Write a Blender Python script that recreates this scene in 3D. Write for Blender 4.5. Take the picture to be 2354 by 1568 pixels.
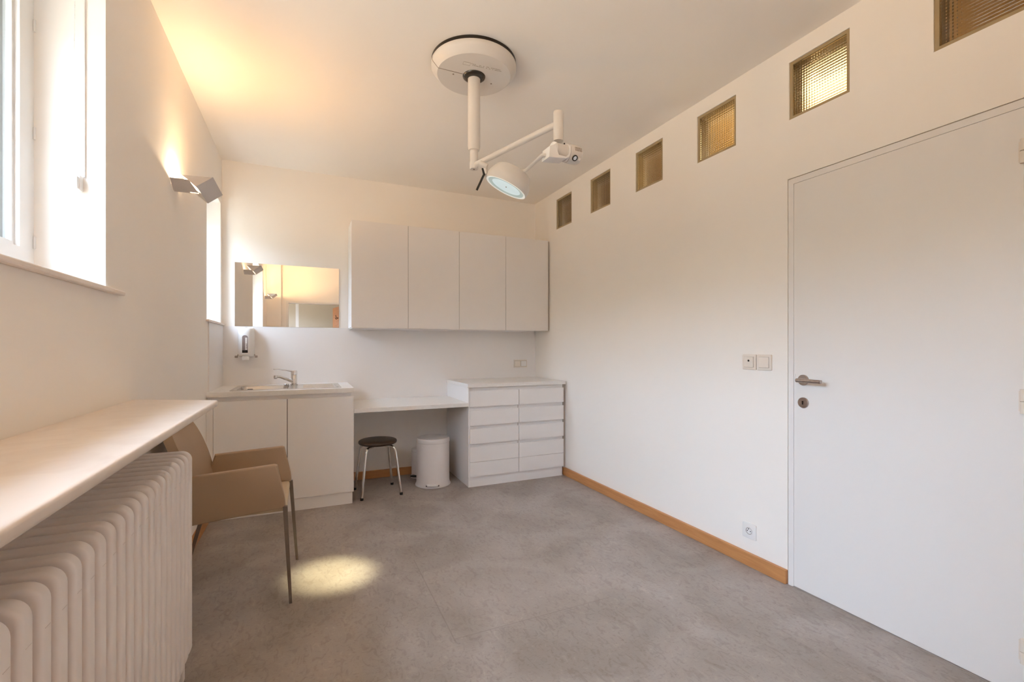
import bpy, bmesh, math, random
from mathutils import Vector, Matrix
from math import sin, cos, pi, radians

scene = bpy.context.scene
C = scene.collection
for _o in list(bpy.data.objects):
    bpy.data.objects.remove(_o)

# ------------------------------------------------------------------ camera
RW, BW, LW, CEIL = 2.27, 4.438, -0.633, 2.774          # right wall x, back wall y, left wall x, ceiling z
cam_data = bpy.data.cameras.new('camera')
cam = bpy.data.objects.new('camera', cam_data)
C.objects.link(cam)
cam.location = (0, 0, 1.22)
cam.rotation_euler = (radians(90), 0, radians(-24.23))
cam_data.sensor_fit = 'HORIZONTAL'
cam_data.sensor_width = 36
cam_data.lens = 1053.1 / 2354 * 36
cam_data.shift_y = 14.7 / 2354
cam_data.clip_start = 0.02
scene.camera = cam

# ------------------------------------------------------------------ view transform
vs = scene.view_settings
vs.view_transform = 'Standard'
vs.look = 'None'
vs.gamma = 1
vs.use_curve_mapping = False
vs.exposure = 0.04
scene.cycles.max_bounces = 16          # a small white room: let the light bounce
scene.cycles.diffuse_bounces = 12

# ------------------------------------------------------------------ sky: bright overcast above a line of trees
SKY = 32.0
world = bpy.data.worlds.new('sky')
scene.world = world
world.use_nodes = True
wn, wl = world.node_tree.nodes, world.node_tree.links
wn.clear()
w_out = wn.new('ShaderNodeOutputWorld')
w_bg = wn.new('ShaderNodeBackground')
w_tc = wn.new('ShaderNodeTexCoord')
w_sep = wn.new('ShaderNodeSeparateXYZ')
w_mr = wn.new('ShaderNodeMapRange')
w_mr.inputs[1].default_value = -1
w_mr.inputs[2].default_value = 1
w_rmp = wn.new('ShaderNodeValToRGB')
cr = w_rmp.color_ramp
cr.elements[0].position, cr.elements[0].color = 0.0, (0.055, 0.06, 0.055, 1)
cr.elements[1].position, cr.elements[1].color = 1.0, (0.77, 0.94, 1.24, 1)
for p_, c_ in ((0.48, (0.065, 0.07, 0.065, 1)), (0.58, (0.10, 0.11, 0.10, 1)), (0.615, (0.43, 0.53, 0.69, 1))):
    e_ = cr.elements.new(p_)
    e_.color = c_
wl.new(w_tc.outputs['Generated'], w_sep.inputs[0])
wl.new(w_sep.outputs[2], w_mr.inputs[0])
wl.new(w_mr.outputs[0], w_rmp.inputs[0])
wl.new(w_rmp.outputs[0], w_bg.inputs[0])
w_bg.inputs[1].default_value = SKY
wl.new(w_bg.outputs[0], w_out.inputs[0])

# lamp strengths (the lamps themselves are built with their fittings further down)
WARM = (1.0, 0.58, 0.25)
WASH = (1.0, 0.74, 0.47)
P_WASH, P_TROUGH = 10.0, (6.2, 12.5)        # each wall lamp: bulb by the wall / bulb in the trough
P_EXAM = 520.0
TILT = 56                            # how far the trough light leans from straight up into the room
P_CORRIDOR = 16.0  # strength of the unseen fill light added in the corridor


# ------------------------------------------------------------------ materials
def mat(name, col, rough=0.5, metal=0.0, spec=0.5, noise=None, bump=None, emit=None, trans=0.0, ior=1.45, coat=0.0):
    """noise = (scale, second colour, detail); bump = (scale, strength, distance)"""
    m = bpy.data.materials.new(name)
    m.use_nodes = True
    n, l = m.node_tree.nodes, m.node_tree.links
    b = n['Principled BSDF']
    b.inputs['Base Color'].default_value = (*col, 1)
    b.inputs['Roughness'].default_value = rough
    b.inputs['Metallic'].default_value = metal
    b.inputs['Specular IOR Level'].default_value = spec
    b.inputs['Transmission Weight'].default_value = trans
    b.inputs['IOR'].default_value = ior
    b.inputs['Coat Weight'].default_value = coat
    tc = n.new('ShaderNodeTexCoord')
    if noise:
        t = n.new('ShaderNodeTexNoise')
        t.inputs['Scale'].default_value = noise[0]
        t.inputs['Detail'].default_value = noise[2] if len(noise) > 2 else 4
        l.new(tc.outputs['Object'], t.inputs['Vector'])
        r = n.new('ShaderNodeValToRGB')
        r.color_ramp.elements[0].position, r.color_ramp.elements[1].position = 0.35, 0.65
        r.color_ramp.elements[0].color = (*col, 1)
        r.color_ramp.elements[1].color = (*noise[1], 1)
        l.new(t.outputs['Fac'], r.inputs[0])
        l.new(r.outputs[0], b.inputs['Base Color'])
    if bump:
        t2 = n.new('ShaderNodeTexNoise')
        t2.inputs['Scale'].default_value = bump[0]
        t2.inputs['Detail'].default_value = 3
        l.new(tc.outputs['Object'], t2.inputs['Vector'])
        bp = n.new('ShaderNodeBump')
        bp.inputs['Strength'].default_value = bump[1]
        bp.inputs['Distance'].default_value = bump[2]
        l.new(t2.outputs['Fac'], bp.inputs['Height'])
        l.new(bp.outputs[0], b.inputs['Normal'])
    if emit:
        b.inputs['Emission Color'].default_value = (*emit[0], 1)
        b.inputs['Emission Strength'].default_value = emit[1]
    return m


def floor_material():
    m = bpy.data.materials.new('marbled_linoleum')
    m.use_nodes = True
    n, l = m.node_tree.nodes, m.node_tree.links
    b = n['Principled BSDF']
    b.inputs['Roughness'].default_value = 0.46
    b.inputs['Specular IOR Level'].default_value = 0.35
    tc = n.new('ShaderNodeTexCoord')

    def noise(scale, detail, sx=1, sy=1, rot=0.0, dist=0.0):
        mp = n.new('ShaderNodeMapping')
        mp.inputs['Scale'].default_value = (sx, sy, 1)
        mp.inputs['Rotation'].default_value = (0, 0, rot)
        l.new(tc.outputs['Object'], mp.inputs[0])
        t = n.new('ShaderNodeTexNoise')
        t.inputs['Scale'].default_value = scale
        t.inputs['Detail'].default_value = detail
        t.inputs['Distortion'].default_value = dist
        l.new(mp.outputs[0], t.inputs['Vector'])
        return t.outputs['Fac']

    def ramp(fac, stops):
        r = n.new('ShaderNodeValToRGB')
        e = r.color_ramp.elements
        e[0].position, e[0].color = stops[0][0], (*stops[0][1], 1)
        e[1].position, e[1].color = stops[-1][0], (*stops[-1][1], 1)
        for p, c in stops[1:-1]:
            k = e.new(p)
            k.color = (*c, 1)
        l.new(fac, r.inputs[0])
        return r.outputs[0]

    def mix(kind, fac, a, c):
        x = n.new('ShaderNodeMixRGB')
        x.blend_type = kind
        for i, v in ((0, fac), (1, a), (2, c)):
            if isinstance(v, (int, float)):
                x.inputs[i].default_value = v
            elif isinstance(v, tuple):
                x.inputs[i].default_value = (*v, 1)
            else:
                l.new(v, x.inputs[i])
        return x.outputs[0]

    base = ramp(noise(2.3, 9, dist=0.8), [(0.35, (0.290, 0.250, 0.222)), (0.5, (0.345, 0.303, 0.275)), (0.65, (0.390, 0.348, 0.322))])
    fleck = ramp(noise(34, 8, 1, 0.5, 0.4, 1.5), [(0.36, (0.86, 0.85, 0.84)), (0.47, (1, 1, 1)), (0.60, (1, 1, 1)), (0.70, (1.12, 1.115, 1.10))])
    c1 = mix('MULTIPLY', 1.0, base, fleck)
    fl2 = ramp(noise(120, 3, 0.45, 1, 0.9, 0.3), [(0.30, (0.84, 0.83, 0.82)), (0.42, (1, 1, 1)), (0.62, (1, 1, 1)), (0.74, (1.10, 1.09, 1.08))])
    c2 = mix('MULTIPLY', 1.0, c1, fl2)
    # the two welded seams of the sheet
    sp = n.new('ShaderNodeSeparateXYZ')
    l.new(tc.outputs['Object'], sp.inputs[0])

    def math_(op, a, c):
        k = n.new('ShaderNodeMath')
        k.operation = op
        for i, v in enumerate((a, c)):
            if isinstance(v, (int, float)):
                k.inputs[i].default_value = v
            else:
                l.new(v, k.inputs[i])
        return k.outputs[0]

    def near(s, v, w):
        return math_('LESS_THAN', math_('ABSOLUTE', math_('SUBTRACT', s, v), 0), w)

    def between(s, a, c):
        return math_('MULTIPLY', math_('GREATER_THAN', s, a), math_('LESS_THAN', s, c))
    s1 = math_('MULTIPLY', near(sp.outputs[0], 0.566, 0.0028), between(sp.outputs[1], 1.83, 2.63))
    s2 = math_('MULTIPLY', near(sp.outputs[1], 1.845, 0.0022), between(sp.outputs[0], 0.566, 1.35))
    seam = math_('MULTIPLY', math_('MAXIMUM', s1, s2), 0.35)
    c3 = mix('MIX', seam, c2, (0.16, 0.13, 0.11))
    patch = math_('MULTIPLY', math_('MULTIPLY', between(sp.outputs[0], 0.566, 1.35), between(sp.outputs[1], 1.845, 2.63)), 0.12)
    c4 = mix('MIX', patch, c3, (0.42, 0.36, 0.31))
    l.new(c4, b.inputs['Base Color'])
    bp = n.new('ShaderNodeBump')
    bp.inputs['Strength'].default_value = 0.08
    bp.inputs['Distance'].default_value = 0.002
    l.new(noise(30, 4), bp.inputs['Height'])
    l.new(bp.outputs[0], b.inputs['Normal'])
    return m


def pane_material(name):
    m = bpy.data.materials.new(name)
    m.use_nodes = True
    n, l = m.node_tree.nodes, m.node_tree.links
    n.clear()
    o = n.new('ShaderNodeOutputMaterial')
    mx = n.new('ShaderNodeMixShader')
    tr = n.new('ShaderNodeBsdfTransparent')
    gl = n.new('ShaderNodeBsdfGlossy')
    gl.inputs['Roughness'].default_value = 0.02
    tr.inputs[0].default_value = (0.96, 0.98, 0.97, 1)
    fr = n.new('ShaderNodeFresnel')
    fr.inputs[0].default_value = 1.35
    ge = n.new('ShaderNodeNewGeometry')            # reflect on the outer faces only
    sb = n.new('ShaderNodeMath')
    sb.operation = 'SUBTRACT'
    sb.inputs[0].default_value = 1.0
    l.new(ge.outputs['Backfacing'], sb.inputs[1])
    mu = n.new('ShaderNodeMath')
    mu.operation = 'MULTIPLY'
    l.new(fr.outputs[0], mu.inputs[0])
    l.new(sb.outputs[0], mu.inputs[1])
    l.new(mu.outputs[0], mx.inputs[0])
    l.new(tr.outputs[0], mx.inputs[1])
    l.new(gl.outputs[0], mx.inputs[2])
    l.new(mx.outputs[0], o.inputs[0])
    return m


def wood_material(name, a, b_, rough=0.42):
    m = bpy.data.materials.new(name)
    m.use_nodes = True
    n, l = m.node_tree.nodes, m.node_tree.links
    b = n['Principled BSDF']
    b.inputs['Roughness'].default_value = rough
    tc = n.new('ShaderNodeTexCoord')
    mp = n.new('ShaderNodeMapping')
    mp.inputs['Scale'].default_value = (3, 3, 40)
    l.new(tc.outputs['Object'], mp.inputs[0])
    t = n.new('ShaderNodeTexNoise')
    t.inputs['Scale'].default_value = 1.6
    t.inputs['Detail'].default_value = 6
    t.inputs['Distortion'].default_value = 0.8
    l.new(mp.outputs[0], t.inputs['Vector'])
    r = n.new('ShaderNodeValToRGB')
    r.color_ramp.elements[0].position, r.color_ramp.elements[0].color = 0.3, (*a, 1)
    r.color_ramp.elements[1].position, r.color_ramp.elements[1].color = 0.7, (*b_, 1)
    l.new(t.outputs['Fac'], r.inputs[0])
    l.new(r.outputs[0], b.inputs['Base Color'])
    return m


def marble_material(name, a, b_):
    m = bpy.data.materials.new(name)
    m.use_nodes = True
    n, l = m.node_tree.nodes, m.node_tree.links
    b = n['Principled BSDF']
    b.inputs['Roughness'].default_value = 0.32
    tc = n.new('ShaderNodeTexCoord')
    mp = n.new('ShaderNodeMapping')
    mp.inputs['Scale'].default_value = (1.0, 1.0, 0.6)
    l.new(tc.outputs['Object'], mp.inputs[0])
    t = n.new('ShaderNodeTexNoise')
    t.inputs['Scale'].default_value = 9
    t.inputs['Detail'].default_value = 8
    t.inputs['Distortion'].default_value = 1.6
    l.new(mp.outputs[0], t.inputs['Vector'])
    r = n.new('ShaderNodeValToRGB')
    e = r.color_ramp.elements
    e[0].position, e[0].color = 0.34, (*b_, 1)
    e[1].position, e[1].color = 0.56, (*a, 1)
    l.new(t.outputs['Fac'], r.inputs[0])
    l.new(r.outputs[0], b.inputs['Base Color'])
    return m


M = {}
M['paint'] = mat('wall_paint', (0.88, 0.845, 0.795), 0.85, spec=0.2, bump=(140, 0.05, 0.001), noise=(2.0, (0.87, 0.835, 0.785)))
M['ceiling'] = mat('ceiling_paint', (0.88, 0.845, 0.795), 0.9, spec=0.15, noise=(1.5, (0.87, 0.835, 0.785)))
M['reveal'] = M['paint']
M['floor'] = floor_material()
M['cabinet'] = mat('white_laminate', (0.82, 0.80, 0.785), 0.42, spec=0.4, noise=(3, (0.81, 0.79, 0.775)))
M['worktop'] = mat('white_worktop', (0.80, 0.78, 0.75), 0.38, spec=0.4, noise=(60, (0.77, 0.75, 0.72)))
M['inside'] = mat('recess_brown', (0.42, 0.36, 0.30), 0.6, noise=(8, (0.38, 0.33, 0.28)))  # brown for grooves, gaps and recessed strips
M['gap'] = mat('dark_gap', (0.05, 0.035, 0.025), 0.8, noise=(20, (0.06, 0.04, 0.03)))
M['door'] = mat('door_lacquer', (0.79, 0.77, 0.745), 0.38, spec=0.4, noise=(1.2, (0.78, 0.76, 0.735)))
M['beech'] = wood_material('beech_wood', (0.46, 0.20, 0.07), (0.56, 0.27, 0.10))
M['doorwood'] = wood_material('orange_door_wood', (0.40, 0.13, 0.02), (0.52, 0.18, 0.03))
M['marble'] = marble_material('cream_marble', (0.80, 0.715, 0.64), (0.755, 0.665, 0.59))
M['radiator'] = mat('radiator_enamel', (0.84, 0.79, 0.755), 0.36, spec=0.45, noise=(5, (0.83, 0.78, 0.745)))
M['seam'] = mat('enamel_seam', (0.70, 0.64, 0.60), 0.5, noise=(5, (0.68, 0.62, 0.58)))
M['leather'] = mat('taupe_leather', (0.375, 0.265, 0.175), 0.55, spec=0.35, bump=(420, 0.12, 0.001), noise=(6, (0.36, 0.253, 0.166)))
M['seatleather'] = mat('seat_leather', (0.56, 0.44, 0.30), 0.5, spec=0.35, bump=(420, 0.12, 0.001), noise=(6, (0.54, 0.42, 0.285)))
M['bronze'] = mat('dull_metal_leg', (0.26, 0.22, 0.19), 0.38, metal=0.85, noise=(30, (0.24, 0.20, 0.17)))
M['chrome'] = mat('chrome', (0.78, 0.76, 0.74), 0.10, metal=1.0, noise=(10, (0.76, 0.74, 0.72)))
M['steel'] = mat('brushed_steel', (0.48, 0.42, 0.39), 0.28, metal=1.0, noise=(90, (0.42, 0.365, 0.335)))
M['sinksteel'] = mat('sink_steel', (0.70, 0.67, 0.63), 0.26, metal=1.0, noise=(60, (0.66, 0.63, 0.60)))
M['seatbrown'] = mat('brown_vinyl', (0.060, 0.038, 0.024), 0.42, spec=0.4, bump=(300, 0.1, 0.001), noise=(20, (0.055, 0.035, 0.022)))
M['rubber'] = mat('black_rubber', (0.012, 0.010, 0.009), 0.6, noise=(40, (0.016, 0.014, 0.012)))
M['bin'] = mat('white_enamel_bin', (0.74, 0.70, 0.68), 0.30, spec=0.5, noise=(5, (0.73, 0.69, 0.67)))
M['lamp'] = mat('lamp_enamel', (0.68, 0.64, 0.595), 0.34, spec=0.5, noise=(5, (0.67, 0.63, 0.585)))
M['lampwhite'] = mat('lamp_white_plastic', (0.83, 0.81, 0.785), 0.4, spec=0.45, noise=(5, (0.82, 0.80, 0.775)))
M['black'] = mat('black_plastic', (0.015, 0.011, 0.008), 0.38, noise=(30, (0.018, 0.013, 0.010)))
M['collar'] = mat('glossy_dark_collar', (0.030, 0.024, 0.018), 0.12, spec=0.6, noise=(12, (0.034, 0.027, 0.020)))
M['mark'] = mat('grey_marking', (0.22, 0.165, 0.12), 0.6, noise=(60, (0.28, 0.21, 0.16)))
M['lens'] = mat('lit_lens', (0.55, 0.66, 0.67), 0.16, spec=0.5, noise=(7, (0.60, 0.70, 0.71)), emit=((0.74, 0.93, 0.97), 0.46))
M['faint'] = mat('faint_print', (0.33, 0.27, 0.21), 0.6, noise=(60, (0.42, 0.35, 0.28)))
M['lensring'] = mat('lens_surround_glass', (0.42, 0.52, 0.50), 0.14, spec=0.5, noise=(9, (0.40, 0.50, 0.48)), emit=((0.72, 0.95, 0.92), 0.26))
M['lensrim'] = mat('lens_rim', (0.85, 0.86, 0.82), 0.15, spec=0.6, noise=(9, (0.83, 0.84, 0.80)), emit=((0.95, 1.0, 0.93), 0.35))
M['shade'] = mat('sconce_white_metal', (0.66, 0.62, 0.59), 0.5, spec=0.3, noise=(7, (0.65, 0.61, 0.58)))
M['bulb'] = mat('glowing_halogen', (0.9, 0.85, 0.75), 0.3, noise=(9, (0.88, 0.83, 0.73)), emit=((1.0, 0.80, 0.52), 14.0))
M['plastic'] = mat('cream_plastic', (0.78, 0.71, 0.63), 0.36, spec=0.45, noise=(10, (0.77, 0.70, 0.62)))
M['whiteplastic'] = mat('white_plastic', (0.80, 0.79, 0.77), 0.34, spec=0.45, noise=(10, (0.79, 0.78, 0.76)))
M['greyplastic'] = mat('grey_plastic', (0.36, 0.31, 0.28), 0.4, noise=(10, (0.34, 0.29, 0.26)))
M['smoked'] = mat('smoked_window', (0.24, 0.20, 0.19), 0.15, spec=0.6, noise=(24, (0.30, 0.25, 0.24)))
M['pvc'] = mat('white_window_frame', (0.80, 0.79, 0.77), 0.35, spec=0.45, noise=(6, (0.79, 0.78, 0.76)))
M['pane'] = pane_material('window_glass')
M['mirror'] = mat('mirror_silver', (0.90, 0.89, 0.87), 0.0, metal=1.0)
M['mirroredge'] = mat('mirror_edge', (0.45, 0.50, 0.48), 0.2, noise=(30, (0.42, 0.47, 0.45)))
M['ribglass'] = mat('ribbed_glass', (0.95, 0.91, 0.78), 0.05, trans=1.0, ior=1.45, noise=(14, (0.93, 0.89, 0.75)))
M['glassrim'] = mat('glass_block_rim', (0.40, 0.31, 0.175), 0.22, spec=0.5, noise=(14, (0.37, 0.285, 0.16)))
M['corridor'] = mat('corridor_paint', (0.56, 0.40, 0.20), 0.8, noise=(3, (0.54, 0.38, 0.19)))
M['greyroom'] = mat('grey_room_paint', (0.52, 0.45, 0.36), 0.8, noise=(3, (0.51, 0.44, 0.35)))
M['lightpanel'] = mat('corridor_light_panel', (0.9, 0.85, 0.7), 0.4, noise=(9, (0.88, 0.83, 0.68)), emit=((1.0, 0.80, 0.45), 2.2))
M['ground'] = mat('pale_bounce_ground', (0.38, 0.29, 0.19), 0.9, noise=(3, (0.35, 0.265, 0.17)))  # unseen ground, made pale and warm to bounce light indoors
M['concrete'] = mat('outer_wall', (0.60, 0.58, 0.54), 0.9, noise=(6, (0.57, 0.55, 0.51)))

# ------------------------------------------------------------------ mesh helpers (all coordinates are world coordinates)
ORG = {}


def B():
    return bmesh.new()


def box(bm, x0, x1, y0, y1, z0, z1, bev=0.0, seg=2):
    r = bmesh.ops.create_cube(bm, size=1)
    vs_ = r['verts']
    for v in vs_:
        v.co = Vector(((x0 + x1) / 2 + v.co.x * (x1 - x0), (y0 + y1) / 2 + v.co.y * (y1 - y0), (z0 + z1) / 2 + v.co.z * (z1 - z0)))
    if bev:
        es = list({e for v in vs_ for e in v.link_edges})
        bmesh.ops.bevel(bm, geom=es, offset=bev, segments=seg, affect='EDGES', profile=0.5)
    return bm


def frame_of(d):
    d = Vector(d).normalized()
    a = Vector((0, 0, 1)) if abs(d.z) < 0.9 else Vector((1, 0, 0))
    u = d.cross(a).normalized()
    return u, d.cross(u).normalized()


def tube(bm, pts, rad, seg=16, caps=True):
    """swept round tube through pts; rad a number or one per point"""
    pts = [Vector(p) for p in pts]
    n = len(pts)
    rad = rad if isinstance(rad, (list, tuple)) else [rad] * n
    rings = []
    u = None
    for i, p in enumerate(pts):
        if i == 0:
            d = pts[1] - p
        elif i == n - 1:
            d = p - pts[i - 1]
        else:
            d = (pts[i + 1] - p).normalized() + (p - pts[i - 1]).normalized()
        d = d.normalized()
        if u is None:
            u, v = frame_of(d)
        else:
            u = (u - d * u.dot(d)).normalized()
            v = d.cross(u).normalized()
        rings.append([bm.verts.new(p + rad[i] * (cos(2 * pi * k / seg) * u + sin(2 * pi * k / seg) * v)) for k in range(seg)])
    for a, b in zip(rings, rings[1:]):
        for k in range(seg):
            bm.faces.new((a[k], a[(k + 1) % seg], b[(k + 1) % seg], b[k]))
    if caps:
        bm.faces.new(rings[0][::-1])
        bm.faces.new(rings[-1])
    return bm


def arc(pts, r, n=6):
    """round the inner corners of a polyline"""
    pts = [Vector(p) for p in pts]
    out = [pts[0]]
    for a, b, c in zip(pts, pts[1:], pts[2:]):
        d1, d2 = (a - b).normalized(), (c - b).normalized()
        k = min(r, (a - b).length * 0.49, (c - b).length * 0.49)
        p, q = b + d1 * k, b + d2 * k
        for i in range(n + 1):
            t = i / n
            out.append((1 - t) ** 2 * p + 2 * t * (1 - t) * b + t * t * q)
    out.append(pts[-1])
    return out


def lathe(bm, prof, cen, axis=(0, 0, 1), seg=40):
    """prof: (radius, height along axis) from cen"""
    cen = Vector(cen)
    ax = Vector(axis).normalized()
    u, v = frame_of(ax)
    rings = []
    for r, h in prof:
        if r < 1e-6:
            rings.append([bm.verts.new(cen + ax * h)])
        else:
            rings.append([bm.verts.new(cen + ax * h + r * (cos(2 * pi * k / seg) * u + sin(2 * pi * k / seg) * v)) for k in range(seg)])
    for a, b in zip(rings, rings[1:]):
        for k in range(seg):
            k2 = (k + 1) % seg
            if len(a) == 1 and len(b) == 1:
                continue
            if len(a) == 1:
                bm.faces.new((a[0], b[k2], b[k]))
            elif len(b) == 1:
                bm.faces.new((a[k], a[k2], b[0]))
            else:
                bm.faces.new((a[k], a[k2], b[k2], b[k]))
    return bm


def prism(bm, poly, f, a0, a1, bev=0.0, seg=2):
    """poly of 2-d points, f(p, q, a) -> 3-d point, between a0 and a1"""
    A = [bm.verts.new(f(p, q, a0)) for p, q in poly]
    Bv = [bm.verts.new(f(p, q, a1)) for p, q in poly]
    n = len(poly)
    fs = [bm.faces.new(A[::-1]), bm.faces.new(Bv)]
    for k in range(n):
        fs.append(bm.faces.new((A[k], A[(k + 1) % n], Bv[(k + 1) % n], Bv[k])))
    if bev:
        es = [e for e in {e for fc in fs[:2] for e in fc.edges}]
        bmesh.ops.bevel(bm, geom=es, offset=bev, segments=seg, affect='EDGES', profile=0.5)
    return bm


def rrect(x0, x1, y0, y1, r, n=6):
    r = r if isinstance(r, (list, tuple)) else [r] * 4
    out = []
    for (cx, cy, a0, rr) in ((x1 - r[0], y1 - r[0], 0, r[0]), (x0 + r[1], y1 - r[1], 90, r[1]), (x0 + r[2], y0 + r[2], 180, r[2]), (x1 - r[3], y0 + r[3], 270, r[3])):
        if rr < 1e-6:
            out.append((cx, cy))
            continue
        for i in range(n + 1):
            a = radians(a0 + 90 * i / n)
            out.append((cx + rr * cos(a), cy + rr * sin(a)))
    return out


def holed(bm, us, vs_, holes, f, a0, a1):
    """a slab over the grid us x vs_ with rectangular holes (u0,u1,v0,v1), from depth a0 (seen side) to a1"""
    us, vs_ = sorted(set(us) | {h[0] for h in holes} | {h[1] for h in holes}), sorted(set(vs_) | {h[2] for h in holes} | {h[3] for h in holes})

    def hole(i, j):
        if i < 0 or j < 0 or i >= len(us) - 1 or j >= len(vs_) - 1:
            return True
        cu, cv = (us[i] + us[i + 1]) / 2, (vs_[j] + vs_[j + 1]) / 2
        return any(h[0] < cu < h[1] and h[2] < cv < h[3] for h in holes)
    cache = {}

    def V(i, j, a):
        if (i, j, a) not in cache:
            cache[(i, j, a)] = bm.verts.new(f(us[i], vs_[j], a))
        return cache[(i, j, a)]
    for i in range(len(us) - 1):
        for j in range(len(vs_) - 1):
            if hole(i, j):
                continue
            for a in (a0, a1):
                bm.faces.new((V(i, j, a), V(i + 1, j, a), V(i + 1, j + 1, a), V(i, j + 1, a)))
            for di, dj, p, q in ((-1, 0, (i, j), (i, j + 1)), (1, 0, (i + 1, j), (i + 1, j + 1)), (0, -1, (i, j), (i + 1, j)), (0, 1, (i, j + 1), (i + 1, j + 1))):
                if hole(i + di, j + dj):
                    bm.faces.new((V(*p, a0), V(*q, a0), V(*q, a1), V(*p, a1)))
    return bm


def obj(name, bm, m, parent=None, smooth=False):
    bmesh.ops.recalc_face_normals(bm, faces=bm.faces)
    o_ = ORG.get(parent, Vector((0, 0, 0))) if parent else Vector((0, 0, 0))
    if o_.length:
        bmesh.ops.translate(bm, verts=bm.verts, vec=-o_)
    me = bpy.data.meshes.new(name)
    bm.to_mesh(me)
    bm.free()
    me.materials.append(m)
    if smooth:
        for p in me.polygons:
            p.use_smooth = True
        me.set_sharp_from_angle(angle=radians(38))
    o = bpy.data.objects.new(name, me)
    C.objects.link(o)
    if parent:
        o.parent = parent
        ORG[o] = o_
    else:
        ORG[o] = Vector((0, 0, 0))
    return o


def tag(o, label, cat, group=None):
    o['label'], o['category'] = label, cat
    if group:
        o['group'] = group
    return o


def thing(name, label, cat, loc, group=None):
    o = bpy.data.objects.new(name, None)
    o.empty_display_size = 0.05
    C.objects.link(o)
    o.location = loc
    ORG[o] = Vector(loc)
    return tag(o, label, cat, group)


def struct(name, bm, m, parent=None, smooth=False):
    o = obj(name, bm, m, parent, smooth)
    if not parent:
        o['kind'] = 'structure'
    return o


def dup(root, loc, label=None):
    r = root.copy()
    C.objects.link(r)
    r.location = loc
    if label:
        r['label'] = label
    for ch in list(root.children):
        c = ch.copy()
        C.objects.link(c)
        c.parent = r
        for g in list(ch.children):
            d = g.copy()
            C.objects.link(d)
            d.parent = c
    return r


YZ = lambda u, v, a: Vector((a, u, v))      # u = y, v = z
XZ = lambda u, v, a: Vector((u, a, v))
XY = lambda u, v, a: Vector((u, v, a))

# ------------------------------------------------------------------ room shell
RB = -0.40                                   # rear wall, just behind the camera
struct('floor', box(B(), LW - 0.5, RW + 1.6, -3.2, BW + 0.2, -0.08, 0), M['floor'])
struct('ceiling', box(B(), LW - 0.45, RW + 1.6, -3.2, BW + 0.2, CEIL, CEIL + 0.12), M['ceiling'])
WIN1 = (0.50, 2.027, 1.411, 2.44)
WIN2 = (3.80, 4.376, 1.404, 2.395)
struct('wall_left', holed(B(), (RB - 0.2, BW + 0.15), (0, CEIL), [WIN1, WIN2], YZ, LW, LW - 0.40), M['paint'])
BLK = [(y, y - 0.288) for y in (3.972, 3.373, 2.771, 2.174, 1.566, 0.971)]
BZ = (2.390, 2.685)
DOOR = (0.684, 1.573, 0.0, 2.087)
struct('wall_right', holed(B(), (RB - 0.2, BW + 0.15), (0, CEIL), [(b, a, BZ[0], BZ[1]) for a, b in BLK] + [DOOR], YZ, RW, RW + 0.13), M['paint'])
struct('wall_back', box(B(), LW - 0.4, RW + 0.13, BW, BW + 0.15, 0, CEIL), M['paint'])
RD = (-0.31, 0.66, 0.0, 2.05)
bm = holed(B(), (LW, RW), (0, CEIL), [RD], XZ, RB, RB - 0.14)
box(bm, LW, -0.405, RB, RB + 0.09, 0, CEIL)
struct('wall_rear', bm, M['paint'])
# the grey room beyond the rear doorway (the mirror shows it)
bm = B()
box(bm, LW - 0.3, RW, -3.15, -3.05, 0, CEIL)
holed(bm, (-3.1, RB - 0.14), (0, CEIL), [(-2.6, -1.3, 1.0, 2.3)], YZ, LW - 0.25, LW - 0.35)  # unseen window opening added to let daylight into this room
box(bm, 1.6, 1.7, -3.1, RB - 0.14, 0, CEIL)
struct('wall_beyond', bm, M['greyroom'])
bm = holed(B(), (RD[0] - 0.015, RD[1] + 0.015), (0, RD[3] + 0.015), [(RD[0] + 0.02, RD[1] - 0.02, -0.01, RD[3] - 0.02)], XZ, RB + 0.012, RB - 0.15)
struct('trim_1', bm, M['door'])
# the corridor behind the glass blocks
bm = B()
box(bm, 3.7, 3.8, RB - 0.2, BW + 0.2, 0, CEIL)
box(bm, RW + 0.13, 3.8, RB - 0.35, RB - 0.2, 0, CEIL)
box(bm, RW + 0.13, 3.8, BW + 0.15, BW + 0.3, 0, CEIL)
struct('wall_corridor', bm, M['corridor'])
bm = box(B(), RW + 0.131, 3.7, RB - 0.2, BW + 0.15, CEIL - 0.03, CEIL - 0.001)
struct('ceiling_corridor', bm, M['corridor'])
struct('ground', box(B(), -14, LW - 0.55, -12, 16, -0.7, -0.6), M['ground'])

# baseboards
struct('baseboard_right', box(B(), RW - 0.022, RW, 1.572, BW, 0, 0.072, 0.003), M['beech'])
struct('baseboard_back', box(B(), 0.352, 1.278, BW - 0.02, BW, 0, 0.072, 0.003), M['beech'])
struct('baseboard_left', box(B(), LW, LW + 0.02, RB + 0.09, 3.78, 0, 0.072, 0.003), M['beech'])


# ------------------------------------------------------------------ windows
# the sill crosses the reveal and laps over the wall face on both sides
def sill_mesh(w, y0, y1, z):
    bm = B()
    box(bm, -0.86, LW - 0.001, w[0] + 0.001, w[1] - 0.001, z - 0.016, z)
    box(bm, LW, -0.611, y0, y1, z - 0.016, z, 0.004)
    return bm


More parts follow.
